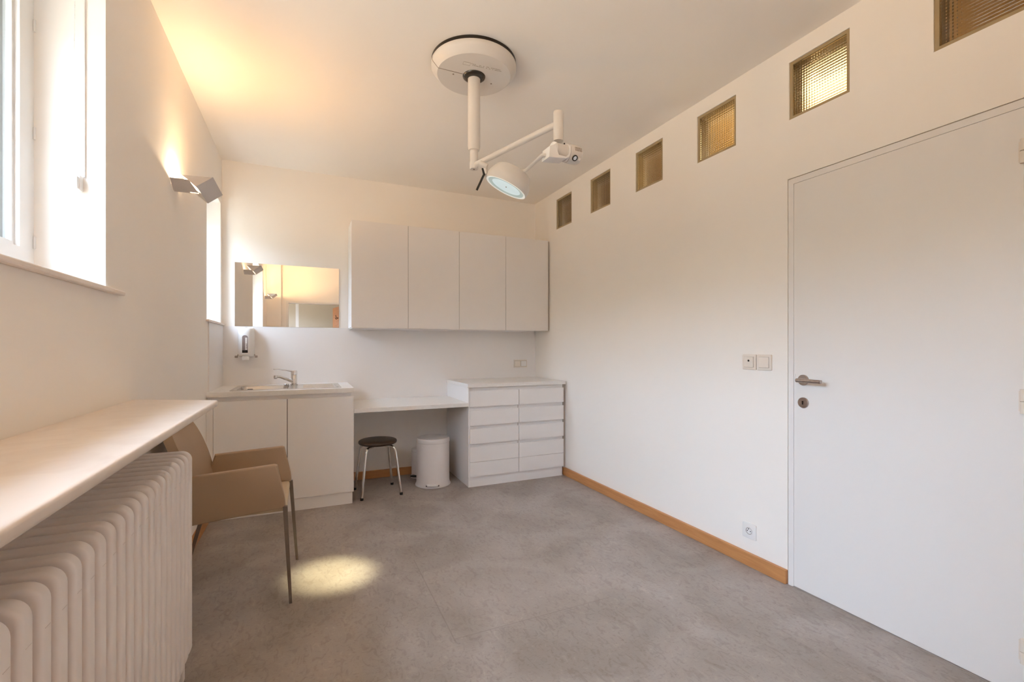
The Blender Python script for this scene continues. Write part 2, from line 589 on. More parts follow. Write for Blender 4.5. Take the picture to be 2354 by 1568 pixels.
def build_window(name, w, y0, y1, z, mullion, hinges):
    root = struct(name, holed(B(), (w[0], w[1]), (z, w[3]), [(w[0] + 0.042, w[1] - 0.042, z + 0.055, w[3] - 0.042)], YZ, -0.819, -0.885), M['pvc'])
    spans = [(w[0] + 0.046, w[1] - 0.046)]
    if mullion:
        mid = (w[0] + w[1]) / 2
        spans = [(w[0] + 0.046, mid - 0.003), (mid + 0.003, w[1] - 0.046)]
    for a, b in spans:
        zb, zt = z + 0.058, w[3] - 0.046
        s = struct('sash', holed(B(), (a, b), (zb, zt), [(a + 0.05, b - 0.05, zb + 0.05, zt - 0.05)], YZ, -0.813, -0.872), M['pvc'], root)
        struct('glazing_bead', holed(B(), (a + 0.051, b - 0.051), (zb + 0.051, zt - 0.051), [(a + 0.064, b - 0.064, zb + 0.064, zt - 0.064)], YZ, -0.826, -0.838), M['pvc'], s)
        struct('spacer_bar', holed(B(), (a + 0.053, b - 0.053), (zb + 0.053, zt - 0.053), [(a + 0.070, b - 0.070, zb + 0.070, zt - 0.070)], YZ, -0.851, -0.862), M['greyplastic'], s)
        struct('pane', box(B(), -0.849, -0.845, a + 0.052, b - 0.052, zb + 0.052, zt - 0.052), M['pane'], s)
    struct('window_sill', sill_mesh(w, y0, y1, z), M['marble'], root)
    for hz in hinges:
        bm = B()
        tube(bm, [(-0.8155, w[1] - 0.004, hz - 0.020), (-0.8155, w[1] - 0.004, hz + 0.020)], 0.0036, 12)
        struct('hinge', bm, M['whiteplastic'], root, True)
    return root


build_window('window_1', WIN1, 0.40, 2.145, 1.427, True, (1.565, 1.925, 2.28))
build_window('window_2', WIN2, 3.765, BW, 1.416, False, ())

# blind cord on the reveal of the near window
t = thing('blind_chain', 'white beaded blind chain with cord box on the reveal of the large window', 'blind chain', (-0.70, 2.027, 1.745))
bm = B()
box(bm, -0.713, -0.692, 1.999, 2.0265, 1.748, 1.800, 0.002)
box(bm, -0.7105, -0.6945, 1.985, 2.001, 1.752, 1.792, 0.0015)
obj('cord_box', bm, M['whiteplastic'], t)
bm = B()
random.seed(4)
for k in range(120):
    zz = 1.80 + k * 0.0053
    bmesh.ops.create_icosphere(bm, subdivisions=1, radius=0.0017, matrix=Matrix.Translation((-0.7155 + 0.009 * (k / 120) ** 0.7, 2.004, zz)))
tube(bm, [(-0.7155, 2.004, 1.80), (-0.7065, 2.004, 2.436)], 0.0007, 6)
obj('bead_chain', bm, M['whiteplastic'], t)
bm = B()
box(bm, -0.6925, -0.6865, 2.019, 2.0265, 1.800, 2.436, 0.001)
obj('guide_rail', bm, M['whiteplastic'], t)

# ------------------------------------------------------------------ door in the right wall
def ring_y(y0, y1, z1, w, x0, x1, bev=0):
    bm = B()
    holed(bm, (y0, y1), (0.0, z1), [(y0 + w, y1 - w, -0.01, z1 - w)], YZ, x0, x1)
    return bm


d = struct('door_1', box(B(), RW - 0.003, RW + 0.038, 0.7185, 1.5385, 0.006, 2.0525, 0.001), M['door'])
struct('door_frame', ring_y(DOOR[0] + 0.006, DOOR[1] - 0.006, DOOR[3] - 0.006, 0.0275, RW - 0.004, RW + 0.128), M['door'], d)
struct('frame_gap', ring_y(DOOR[0] + 0.0005, DOOR[1] - 0.0005, DOOR[3] - 0.0005, 0.006, RW + 0.005, RW + 0.05), M['inside'], d)  # depth shade of the groove put into the strip's brown colour
struct('gap_filler', box(B(), RW - 0.001, RW + 0.011, 1.5390, 1.5402, 0.01, 2.052), M['door'], d)
struct('rebate', ring_y(0.7140, 1.5425, 2.0565, 0.012, RW + 0.012, RW + 0.09), M['gap'], d)
struct('threshold', box(B(), RW - 0.006, RW + 0.10, 0.714, 1.5425, 0.0, 0.004), M['greyplastic'], d)
HY, HZ = 1.4885, 1.057
# handle with rose
bm = lathe(B(), [(0, 0), (0.0265, 0), (0.0265, 0.006), (0.0245, 0.008), (0, 0.008)], (RW - 0.003, HY, HZ), (-1, 0, 0))
h = struct('handle_rose', bm, M['steel'], d, True)
bm = B()
tube(bm, [(RW - 0.011, HY, HZ), (RW - 0.056, HY, HZ)], 0.0095, 16)
tube(bm, [(RW - 0.052, HY + 0.004, HZ), (RW - 0.052, HY - 0.115, HZ - 0.001)], 0.0095, 20)
struct('lever', bm, M['steel'], h, True)
bm = lathe(B(), [(0, 0), (0.0265, 0), (0.0265, 0.006), (0.0245, 0.008), (0, 0.008)], (RW - 0.003, HY, 0.944), (-1, 0, 0))
k = struct('keyhole_rose', bm, M['steel'], d, True)
bm = B()
lathe(bm, [(0, 0), (0.0042, 0), (0.0042, 0.0012), (0, 0.0012)], (RW - 0.011, HY, 0.949), (-1, 0, 0), 16)
box(bm, RW - 0.0122, RW - 0.011, HY - 0.003, HY + 0.003, 0.935, 0.949)
struct('keyhole', bm, M['black'], k)
for zc in (1.899, 1.033, 0.169):
    bm = B()
    tube(bm, [(RW - 0.011, 0.7165, zc - 0.042), (RW - 0.011, 0.7165, zc - 0.0015)], 0.0095, 14)
    tube(bm, [(RW - 0.011, 0.7165, zc + 0.0015), (RW - 0.011, 0.7165, zc + 0.042)], 0.0095, 14)
    box(bm, RW - 0.006, RW - 0.0032, 0.7190, 0.731, zc - 0.035, zc + 0.035)
    struct('hinge', bm, M['plastic'], d, True)
struct('catch_mark', box(B(), RW - 0.0042, RW - 0.002, 1.530, 1.534, 1.05, 1.085), M['whiteplastic'], d)

# open wooden door leaf in the rear doorway
dh, dt = Vector((0.618, RB - 0.02, 0)), Vector((0.505, RB - 0.83, 0))
du = (dt - dh).normalized()
dn = Vector((du.y, -du.x, 0))
if dn.x > 0:
    dn = -dn
fd = lambda p, q, a: dh + du * p - dn * a + Vector((0, 0, q))
d2 = struct('door_2', prism(B(), [(0, 0.01), (0.82, 0.01), (0.82, 2.02), (0, 2.02)], fd, 0.0, 0.04, 0.002), M['doorwood'])
hk = dh + du * 0.30 + Vector((0, 0, 1.80))
bm = B()
tube(bm, arc([hk, hk + dn * 0.035, hk + dn * 0.045 + Vector((0, 0, 0.05))], 0.02), 0.006, 10)
tube(bm, arc([hk + Vector((0, 0, -0.01)), hk + dn * 0.045 + Vector((0, 0, -0.03)), hk + dn * 0.05 + Vector((0, 0, 0.0))], 0.02), 0.006, 10)
struct('coat_hook', bm, M['black'], d2, True)
struct('trim_2', box(B(), -0.20, -0.14, -2.06, -2.0, 0, 2.6), M['door'])

# ------------------------------------------------------------------ glass blocks in the right wall
def glass_block(loc):
    y1, y0, z0, z1 = loc[1], loc[1] - 0.288, BZ[0], BZ[1]
    t = thing('glass_block', '', 'glass block', loc, 'row of glass blocks above the door')
    e = 0.0005
    obj('rim', holed(B(), (y0 + e, y1 - e), (z0 + e, z1 - e), [(y0 + 0.016, y1 - 0.016, z0 + 0.016, z1 - 0.016)], YZ, RW + 0.006, RW + 0.085), M['glassrim'], t)
    # one closed slab: horizontal ribs on the room side, vertical flutes behind
    bm = B()
    a0, a1, b0, b1 = y0 + 0.0165, y1 - 0.0165, z0 + 0.0165, z1 - 0.0165
    n, per = 20, 8
    xs = RW + 0.014
    fr_, bk_ = [], []
    for i in range(n * per + 1):
        k = i / (n * per)
        off = 0.0016 * abs(sin(pi * i / per))
        fr_.append((bm.verts.new((xs - off, a0, b0 + (b1 - b0) * k)), bm.verts.new((xs - off, a1, b0 + (b1 - b0) * k))))
        bk_.append((bm.verts.new((xs + 0.010 + off * 0.8, a0 + (a1 - a0) * k, b0)), bm.verts.new((xs + 0.010 + off * 0.8, a0 + (a1 - a0) * k, b1))))
    for p, q in zip(fr_, fr_[1:]):
        bm.faces.new((p[0], p[1], q[1], q[0]))
    for p, q in zip(bk_, bk_[1:]):
        bm.faces.new((p[0], p[1], q[1], q[0]))
    bm.faces.new([p[0] for p in fr_] + [bk_[0][1], bk_[0][0]])
    bm.faces.new([p[1] for p in fr_] + [bk_[-1][1], bk_[-1][0]])
    bm.faces.new([p[0] for p in bk_] + [fr_[0][1], fr_[0][0]])
    bm.faces.new([p[1] for p in bk_] + [fr_[-1][1], fr_[-1][0]])
    o = obj('ribbed_glass', bm, M['ribglass'], t, True)
    return t


blk_labels = ['smallest dark glass block, above the right end of the wall cabinet', 'dark ribbed glass block, second from the far corner of the room',
              'dark ribbed glass block, third from the far corner of the room', 'brown ribbed glass block with one pale edge, left of the glowing block',
              'glowing yellow ribbed glass block above the door corner', 'large amber ribbed glass block cut by the top edge, above the door']
g0 = None
for (ya, yb), lab in zip(BLK, blk_labels):
    loc = (RW, ya, BZ[0])
    if g0 is None:
        g0 = glass_block(loc)
        g0['label'] = lab
    else:
        dup(g0, loc, lab)
t = thing('ceiling_light', 'glowing square ceiling light of the corridor, seen through the brightest glass block', 'ceiling light', (2.72, 1.66, CEIL - 0.09))
obj('housing', holed(B(), (2.48, 3.02), (1.38, 1.93), [(2.50, 3.0, 1.40, 1.91)], XY, CEIL - 0.085, CEIL - 0.031), M['whiteplastic'], t)
obj('diffuser', box(B(), 2.50, 3.0, 1.40, 1.91, CEIL - 0.080, CEIL - 0.070), M['lightpanel'], t)

ld = bpy.data.lights.new('corridor_fill', 'POINT')  # added unseen fill light, brightens the corridor behind the glass blocks
ld.energy, ld.color, ld.shadow_soft_size = P_CORRIDOR, (1.0, 0.78, 0.45), 0.05
lo = bpy.data.objects.new('corridor_fill', ld)
C.objects.link(lo)
lo.parent = t
lo.location = Vector((2.95, 2.1, 2.30)) - ORG[t]

# ------------------------------------------------------------------ radiator and its marble shelf
bm = B()
poly = [(LW, 0.25), (-0.318, 0.25), (-0.318, 2.135), (-0.322, 2.142), (LW, 2.305)]
prism(bm, poly, XY, 0.987, 1.011, 0.007, 3)
tag(obj('marble_shelf', bm, M['marble'], None, True), 'long cream marble shelf above the radiator', 'shelf')

RX0, RX1, RZ0, RZ1 = -0.575, -0.387, 0.075, 0.836
t = thing('radiator', 'cream column radiator with rounded fins under the marble shelf', 'radiator', (-0.48, 1.3, 0))
sec = None
PITCH = 0.0577
for i in range(29):
    y = 2.058 - i * PITCH
    if sec is None:
        bm = B()
        # a hollow-looking slab with rounded corners and fully rounded rims
        br, th, cr_ = 0.0095, 0.037, 0.033
        loops = []
        for side in (0, 1):
            for j in range(6):
                a_ = radians(90 * j / 5) if side == 0 else radians(90 - 90 * j / 5)
                ins = br * (1 - sin(a_))
                yy = y - (br * (1 - cos(a_)) if side == 0 else th - br * (1 - cos(a_)))
                loops.append([bm.verts.new((p, yy, q)) for p, q in rrect(RX0 + ins, RX1 - ins, RZ0 + ins, RZ1 - ins, cr_ - ins, 8)])
        for l0, l1 in zip(loops, loops[1:]):
            for k in range(len(l0)):
                k2 = (k + 1) % len(l0)
                bm.faces.new((l0[k], l0[k2], l1[k2], l1[k]))
        bm.faces.new(loops[0])
        bm.faces.new(loops[-1][::-1])
        sec = obj('section', bm, M['radiator'], t, True)
        bm = B()
        box(bm, RX1 - 0.004, RX1 + 0.0004, y - 0.027, y - 0.010, 0.762, 0.763)
        sm = obj('weld_seam', bm, M['seam'], sec)
    else:
        c = sec.copy()
        C.objects.link(c)
        c.parent = t
        c.location = (0, -i * PITCH, 0)
        s2 = sm.copy()
        C.objects.link(s2)
        s2.parent = c
bm = B()
for zc in (0.135, 0.776):
    tube(bm, [(-0.48, 2.050, zc), (-0.48, 2.058 - 28 * PITCH - 0.03, zc)], 0.026, 14)
obj('header_pipe', bm, M['radiator'], t, True)
for y in (2.018, 2.058 - 28 * PITCH - 0.03):
    bm = B()
    box(bm, -0.555, -0.405, y - 0.012, y + 0.012, 0.0, 0.085, 0.004)
    obj('foot', bm, M['radiator'], t)


# ------------------------------------------------------------------ wall lamps
def sconce(y, label, power):
    """y = near edge of the bracket on the left wall"""
    t = thing('wall_lamp', label, 'wall lamp', (LW, y, 2.06), 'folded metal wall lamps')
    o = t.location
    yn, yf = y + 0.010, y + 0.322
    L, A, R = (-0.588, 2.112), (-0.520, 2.058), (-0.446, 2.117)
    th = 0.003
    # folded trough: two plates meeting in a valley, closed by triangular ends
    bm = B()
    prism(bm, [L, A, (A[0], A[1] + 0.005), (L[0] + th, L[1] + 0.001)], XZ, yn, yf)
    obj('inner_plate', bm, M['shade'], t)
    bm = B()
    prism(bm, [R, A, (A[0], A[1] + 0.005), (R[0] - th, R[1] + 0.001)], XZ, yn, yf)
    obj('outer_plate', bm, M['shade'], t)
    for a in (yn + 0.002, yf - 0.004):
        bm = B()
        prism(bm, [(L[0] + 0.004, L[1] - 0.002), (A[0], A[1] + 0.004), (R[0] - 0.004, R[1] - 0.002)], XZ, a, a + 0.002)
        obj('end_plate', bm, M['shade'], t)
    # tilted strip that carries the trough off the wall
    bm = B()
    pr = [(y, 2.085), (y + 0.004, 2.087), (y + 0.078, 2.047), (y + 0.076, 2.043)]
    # the strip's outer end is cut along the slope of the inner plate
    strip = lambda p, q, a: Vector((a if a < -0.6 else min(-0.523, -0.5535 + (2.087 - q) / 0.044 * 0.052), p, q))
    prism(bm, pr, strip, LW + 0.001, -0.5)
    obj('bracket_strip', bm, M['shade'], t)
    bm = B()
    pr = [(2 * y + 0.172 - p, q) for p, q in pr]
    prism(bm, pr, strip, LW + 0.001, -0.5)
    obj('bracket_strip', bm, M['shade'], t)
    bm = B()
    box(bm, LW, LW + 0.006, y + 0.08, y + 0.14, 2.060, 2.080, 0.002)
    box(bm, LW + 0.001, -0.562, y + 0.078, y + 0.096, 2.0445, 2.0465)
    obj('wall_plate', bm, M['shade'], t)
    bm = B()
    tube(bm, [(-0.606, y + 0.118, 2.082), (-0.606, y + 0.138, 2.082)], 0.004, 10)
    obj('bulb', bm, M['bulb'], t, True)
    bm = B()
    tube(bm, [(-0.520, yn + 0.06, 2.098), (-0.520, yf - 0.06, 2.098)], 0.005, 10)
    obj('halogen_tube', bm, M['bulb'], t, True)
    ld = bpy.data.lights.new('wash_light', 'POINT')
    ld.energy, ld.color, ld.shadow_soft_size = P_WASH, WASH, 0.008
    lo = bpy.data.objects.new('wash_light', ld)
    C.objects.link(lo)
    lo.parent = t
    lo.location = Vector((-0.600, y + 0.086, 2.076)) - o
    # the halogen tube throws its light out of the trough, up and into the room
    ld = bpy.data.lights.new('trough_light', 'AREA')
    ld.shape, ld.size, ld.size_y = 'RECTANGLE', 0.03, 0.07
    ld.energy, ld.color = power, WARM
    lo = bpy.data.objects.new('trough_light', ld)
    C.objects.link(lo)
    lo.parent = t
    lo.location = Vector((-0.522, (yn + yf) / 2, 2.112)) - o
    lo.rotation_euler = (0, -radians(180 - TILT), 0)
    return t


sconce(2.838, 'folded white metal wall lamp, glowing upward between the two windows', P_TROUGH[0])
sconce(-0.02, 'folded metal wall lamp seen only in the mirror, beside the far doorway', P_TROUGH[1])

# ------------------------------------------------------------------ sink corner
CB = 3.775                                     # front of the base units
ZT = 0.903
SX0, SX1, SY0, SY1 = -0.503, 0.256, 3.845, 4.285
bm = holed(B(), (-0.632, 0.344), (CB, BW - 0.0085), [(SX0 + 0.012, SX1 - 0.012, SY0 + 0.012, SY1 - 0.012)], XY, ZT, ZT - 0.034)
tag(obj('sink_worktop', bm, M['worktop']), 'white worktop around the steel sink', 'worktop')

t = thing('sink_cabinet', 'white base cabinet with two plain doors under the sink', 'cabinet', (-0.14, 4.1, 0))
bm = B()
box(bm, -0.628, -0.610, CB + 0.022, BW - 0.009, 0.095, 0.868)
box(bm, 0.324, 0.342, CB + 0.022, BW - 0.009, 0.095, 0.868)
box(bm, -0.610, 0.324, CB + 0.022, BW - 0.009, 0.095, 0.113)
box(bm, -0.610, 0.324, BW - 0.019, BW - 0.009, 0.113, 0.868)
box(bm, -0.610, 0.324, CB + 0.03, CB + 0.048, 0.80, 0.868)
box(bm, -0.632, -0.5925, CB + 0.003, CB + 0.022, 0.095, 0.838)
obj('carcass', bm, M['cabinet'], t)
obj('door', box(B(), -0.590, -0.1275, CB, CB + 0.020, 0.093, 0.838, 0.001), M['cabinet'], t)
obj('door', box(B(), -0.1235, 0.342, CB, CB + 0.020, 0.093, 0.838, 0.001), M['cabinet'], t)
obj('door_gap', box(B(), -0.1275, -0.1235, CB + 0.008, CB + 0.021, 0.096, 0.836), M['gap'], t)
obj('plinth', box(B(), -0.632, 0.333, CB + 0.010, CB + 0.028, 0, 0.0925), M['cabinet'], t)

t = thing('sink', 'stainless steel inset sink with basin and grooved drainer', 'sink', (-0.12, 4.06, ZT))
bm = holed(B(), (SX0, SX1), (SY0, SY1), [(-0.462, -0.125, SY0 + 0.045, SY1 - 0.085)], XY, ZT + 0.004, ZT + 0.0005)
sr = obj('rim', bm, M['sinksteel'], t)
bm = B()
for k in range(7):
    yy = SY0 + 0.07 + k * 0.048
    tube(bm, [(-0.02, yy, ZT + 0.0032), (0.205, yy, ZT + 0.0032)], 0.0025, 8)
box(bm, 0.222, 0.238, SY0 + 0.05, SY1 - 0.06, ZT + 0.0035, ZT + 0.006, 0.001)
obj('drainer_ribs', bm, M['sinksteel'], t, True)
bm = B()
x0, x1, y0, y1, zb = -0.462, -0.125, SY0 + 0.045, SY1 - 0.085, ZT - 0.15
up = rrect(x0, x1, y0, y1, 0.045, 5)
lo_ = rrect(x0 + 0.02, x1 - 0.02, y0 + 0.02, y1 - 0.02, 0.05, 5)
ru = [bm.verts.new((p, q, ZT + 0.0035)) for p, q in up]
rl = [bm.verts.new((p, q, zb)) for p, q in lo_]
for k in range(len(ru)):
    k2 = (k + 1) % len(ru)
    bm.faces.new((ru[k], rl[k], rl[k2], ru[k2]))
bm.faces.new(rl)
obj('basin', bm, M['sinksteel'], t, True)
bm = lathe(B(), [(0, 0.002), (0.012, 0.002), (0.020, 0.004), (0.038, 0.003), (0.040, 0)], (-0.30, 4.03, zb + 0.0005))
obj('drain', bm, M['black'], t, True)
bm = B()
prism(bm, rrect(-0.435, -0.385, ZT - 0.030, ZT - 0.016, 0.006, 4), XZ, y1 - 0.0045, y1 - 0.001)
obj('overflow', bm, M['black'], t)
bm = lathe(B(), [(0.019, 0), (0.019, 0.008), (0.015, 0.013), (0, 0.014)], (-0.147, 4.215, ZT + 0.004))
tag(obj('sink_plug', bm, M['chrome'], None, True), 'small shiny round plug lying on the sink edge left of the tap', 'plug')

FX, FY = -0.090, 4.243
t = thing('tap', 'chrome single lever mixer tap behind the sink', 'tap', (FX, FY, ZT))
bm = lathe(B(), [(0, 0.004), (0.030, 0.004), (0.030, 0.010), (0.0245, 0.013), (0.0245, 0.085), (0.023, 0.088), (0.0255, 0.090), (0.0255, 0.118), (0.020, 0.124), (0, 0.126)], (FX, FY, ZT))
obj('body', bm, M['chrome'], t, True)
bm = B()
tip = Vector((FX - 0.135, FY - 0.105, ZT + 0.082))
tube(bm, [(FX, FY, ZT + 0.030), (FX - 0.055, FY - 0.043, ZT + 0.056), (FX - 0.105, FY - 0.082, ZT + 0.079), tip], [0.0145, 0.0125, 0.0105, 0.0105], 16)
sp = obj('spout', bm, M['chrome'], t, True)
bm = lathe(B(), [(0, 0.004), (0.013, 0.004), (0.0135, -0.012), (0.012, -0.024), (0, -0.024)], tip + Vector((0.003, 0.002, 0.006)))
obj('aerator', bm, M['chrome'], sp, True)
bm = B()
tube(bm, [(FX - 0.012, FY - 0.009, ZT + 0.118), (FX - 0.065, FY - 0.050, ZT + 0.131), (FX - 0.115, FY - 0.089, ZT + 0.142), (FX - 0.145, FY - 0.112, ZT + 0.141)], [0.0075, 0.0055, 0.005, 0.0045], 12)
obj('lever', bm, M['chrome'], t, True)

# splashback panels
tag(obj('splashback', box(B(), LW + 0.0088, RW - 0.001, BW - 0.008, BW - 0.0002, 0.7385, 1.3955), M['cabinet']), 'white splashback panel along the back wall above the worktops', 'splashback')
tag(obj('side_splashback', box(B(), LW + 0.0005, LW + 0.0085, 3.84, BW - 0.0002, ZT, 1.398), M['cabinet']), 'narrow white panel on the side wall at the sink, under the far window', 'splashback')

# mirror
bm = box(B(), -0.541, 0.274, BW - 0.0055, BW - 0.001, 1.3975, 1.932)
t = thing('mirror', 'frameless rectangular wall mirror above the sink', 'mirror', (-0.134, BW, 1.3975))
obj('backing', bm, M['mirroredge'], t)
bm = B()
f_ = [bm.verts.new(v) for v in ((-0.541, BW - 0.0058, 1.3975), (0.274, BW - 0.0058, 1.3975), (0.274, BW - 0.0058, 1.932), (-0.541, BW - 0.0058, 1.932))]
bm.faces.new(f_)
obj('mirror_glass', bm, M['mirror'], t)

# soap dispenser
SXc, SYb = -0.452, BW - 0.0082
t = thing('soap_dispenser', 'white wall soap dispenser with a smoked window, under the mirror', 'soap dispenser', (SXc, SYb, 1.12))
bm = B()
hw = 0.059
sect = [(-hw, 0), (hw, 0), (hw, -0.045), (hw - 0.006, -0.072), (hw - 0.022, -0.092), (0.022, -0.101), (-0.022, -0.101), (-hw + 0.022, -0.092), (-hw + 0.006, -0.072), (-hw, -0.045)]
lv = []
for zz, s, sh in ((1.142, 0.80, 0.0), (1.150, 0.93, 0), (1.165, 1.0, 0), (1.33, 1.0, 0), (1.36, 0.99, 0), (1.376, 0.90, 0), (1.384, 0.70, 0)):
    lv.append([bm.verts.new((SXc + px * (0.5 + 0.5 * s if zz > 1.3 else s), SYb + py * s, zz)) for px, py in sect])
for a, b in zip(lv, lv[1:]):
    for k in range(len(sect)):
        k2 = (k + 1) % len(sect)
        bm.faces.new((a[k], a[k2], b[k2], b[k]))
bm.faces.new(lv[0])
bm.faces.new(lv[-1])
obj('housing', bm, M['whiteplastic'], t, True)
fy = SYb - 0.1018
bm = B()
prism(bm, rrect(SXc - 0.024, SXc + 0.017, 1.175, 1.320, [0.018, 0.018, 0.002, 0.002], 6), XZ, fy, fy + 0.004)
wd = obj('sight_window', bm, M['smoked'], t)
obj('level_mark', box(B(), SXc - 0.0235, SXc + 0.0165, fy - 0.0008, fy, 1.176, 1.196), M['black'], wd)
bm = B()
box(bm, SXc - 0.002, SXc + 0.012, fy - 0.0006, fy, 1.20, 1.300)
obj('bottle_label', bm, M['whiteplastic'], wd)
bm = B()
for k in range(5):
    box(bm, SXc + 0.001 + 0.002 * (k % 2), SXc + 0.012, fy - 0.0011, fy - 0.0006, 1.212 + k * 0.0085, 1.216 + k * 0.0085)
obj('label_print', bm, M['mark'], wd)
bm = B()
box(bm, SXc - 0.026, SXc + 0.022, SYb - 0.096, SYb - 0.04, 1.114, 1.148, 0.006)
obj('nozzle', bm, M['whiteplastic'], t, True)
for s in (-1, 1):
    bm = B()
    tube(bm, [(SXc + s * 0.052, SYb - 0.030, 1.175), (SXc + s * 0.064, SYb - 0.040, 1.150)], 0.004, 10)
    box(bm, SXc + s * 0.072 - 0.010, SXc + s * 0.072 + 0.010, SYb - 0.06, SYb - 0.03, 1.134, 1.152, 0.004)
    obj('lever', bm, M['greyplastic'], t, True)
bm = B()
lathe(bm, [(0, 0), (0.010, 0), (0.010, 0.005), (0, 0.005)], (SXc, SYb - 0.045, 1.384))
obj('lock', bm, M['greyplastic'], t, True)

# ------------------------------------------------------------------ desk board and drawer unit
bm = box(B(), 0.3445, 1.2845, CB, BW - 0.001, 0.705, 0.738, 0.0015)
tag(obj('desk_board', bm, M['worktop']), 'white desk board between the sink cabinet and the drawers', 'desk')

t = thing('drawer_cabinet', 'white drawer cabinet with ten drawers in the right corner', 'drawer cabinet', (1.765, 4.1, 0))
bm = B()
box(bm, 1.2855, 2.244, CB + 0.032, BW - 0.009, 0.095, 0.870)
box(bm, 1.2855, 1.2955, CB, CB + 0.032, 0.095, 0.870)
obj('carcass', bm, M['cabinet'], t)
obj('filler_strip', box(B(), 2.244, RW - 0.001, CB + 0.022, CB + 0.04, 0.0725, 0.870), M['inside'], t)
obj('plinth', box(B(), 1.291, 2.232, CB + 0.016, BW - 0.022, 0, 0.0945), M['cabinet'], t)
rows = [(0.701, 0.838, 0), (0.537, 0.670, 0), (0.378, 0.509, 0), (0.2205, 0.351, 0), (0.090, 0.2175, 0)]
for (x0, x1) in ((1.298, 1.7645), (1.7705, 2.236)):
    for (z0, z1, _) in rows:
        bm = B()
        prism(bm, [(CB - 0.002, z0), (CB - 0.002, z1), (CB + 0.004, z1 + 0.0005), (CB + 0.0195, z1 - 0.018 if z1 - z0 > 0.128 else z1), (CB + 0.0195, z0 + 0.001)], lambda p, q, a: Vector((a, p, q)), x0, x1)
        obj('drawer', bm, M['cabinet'], t)
for z0, z1 in ((0.671, 0.700), (0.510, 0.536), (0.352, 0.377), (0.839, 0.869)):
    obj('grip_rail', box(B(), 1.2965, 2.236, CB + 0.022, CB + 0.0318, z0 - 0.012, min(z1 + 0.004, 0.8695)), M['cabinet'], t)
obj('centre_gap', box(B(), 1.7648, 1.7702, CB + 0.020, CB + 0.0319, 0.096, 0.838), M['inside'], t)
bm = box(B(), 1.276, RW - 0.012, CB - 0.008, BW - 0.0085, 0.8705, 0.9025, 0.0015)
tag(obj('drawer_worktop', bm, M['worktop']), 'white worktop on the drawer cabinet in the right corner', 'worktop')

# ------------------------------------------------------------------ wall cabinet
UF = 4.10
t = thing('wall_cabinet', 'white wall cabinet with four flat doors', 'cabinet', (1.3, BW, 1.39))
bm = B()
box(bm, 0.353, 2.250, UF + 0.020, BW - 0.009, 1.392, 2.302)
obj('carcass', bm, M['cabinet'], t)
obj('filler_strip', box(B(), 2.250, RW - 0.0005, UF + 0.03, UF + 0.045, 1.392, 2.302), M['inside'], t)
xs = (0.351, 0.8315, 1.3065, 1.7795, 2.2505)
for a, b in zip(xs, xs[1:]):
    obj('door', box(B(), a + 0.0015, b - 0.0015, UF, UF + 0.0192, 1.388, 2.303, 0.001), M['cabinet'], t)
for a in xs[1:-1]:
    obj('door_gap', box(B(), a - 0.0014, a + 0.0014, UF + 0.006, UF + 0.0195, 1.390, 2.301), M['gap'], t)
obj('underside_panel', box(B(), 0.36, 2.10, UF + 0.022, BW - 0.02, 1.384, 1.3915), M['cabinet'], t)  # plain white laminate sheet set just below the carcass

# ------------------------------------------------------------------ switches and sockets
def plate(t, f, u0, u1, v0, v1, m):
    """square frame with a rocker, f(u, v, out) maps to the world"""
    bm = B()
    prism(bm, rrect(u0, u1, v0, v1, 0.005, 3), f, 0.0003, 0.009, 0.002)
    return obj('frame', bm, m, t, True)


FR = lambda u, v, a: Vector((RW - a, u, v))
for (y0, y1, lab, dot) in ((1.751, 1.836, 'cream light switch with a dark dot, left of its twin beside the door', True), (1.659, 1.744, 'plain cream rocker switch between the dotted switch and the door', False)):
    t = thing('light_switch', lab, 'light switch', (RW, (y0 + y1) / 2, 1.139), 'cream switches beside the door')
    plate(t, FR, y0, y1, 1.096, 1.181, M['plastic'])
    bm = B()
    prism(bm, rrect(y0 + 0.014, y1 - 0.014, 1.110, 1.167, 0.002, 2), FR, 0.009, 0.0125, 0.001)
    r = obj('rocker', bm, M['plastic'], t)
    bm = holed(B(), (y0 + 0.0125, y1 - 0.0125), (1.1085, 1.1685), [(y0 + 0.014, y1 - 0.014, 1.110, 1.167)], FR, 0.0088, 0.0095)
    obj('groove', bm, M['inside'], t)
    if dot:
        bm = lathe(B(), [(0, 0), (0.0055, 0), (0.0055, 0.0015), (0, 0.002)], (RW - 0.0125, (y0 + y1) / 2, 1.146), (-1, 0, 0), 16)
        obj('indicator', bm, M['black'], r, True)

t = thing('wall_socket', 'white power socket low on the wall beside the door', 'socket', (RW, 1.793, 0.19))
plate(t, FR, 1.751, 1.836, 0.150, 0.235, M['whiteplastic'])
sc = (RW - 0.009, 1.793, 0.193)
bm = lathe(B(), [(0.0225, 0.0025), (0.0225, 0.0003), (0.0205, 0.0003), (0.0195, 0.0025), (0.0225, 0.0025)], sc, (-1, 0, 0), 28)
obj('collar', bm, M['whiteplastic'], t, True)
bm = lathe(B(), [(0, 0.0004), (0.0195, 0.0004)], sc, (-1, 0, 0), 28)
w_ = obj('well', bm, M['greyplastic'], t, True)
bm = B()
lathe(bm, [(0, 0.0008), (0.0155, 0.0008), (0.016, 0.0004)], sc, (-1, 0, 0), 28)
obj('well_face', bm, M['whiteplastic'], t, True)
bm = B()
for dy in (-0.0095, 0.0095):
    lathe(bm, [(0, 0.0014), (0.003, 0.0014), (0.003, 0.0008)], (sc[0], sc[1] + dy, sc[2]), (-1, 0, 0), 12)
tube(bm, [(sc[0] - 0.001, sc[1], sc[2] + 0.012), (sc[0] - 0.006, sc[1], sc[2] + 0.012)], 0.0022, 10)
obj('contacts', bm, M['black'], t, True)

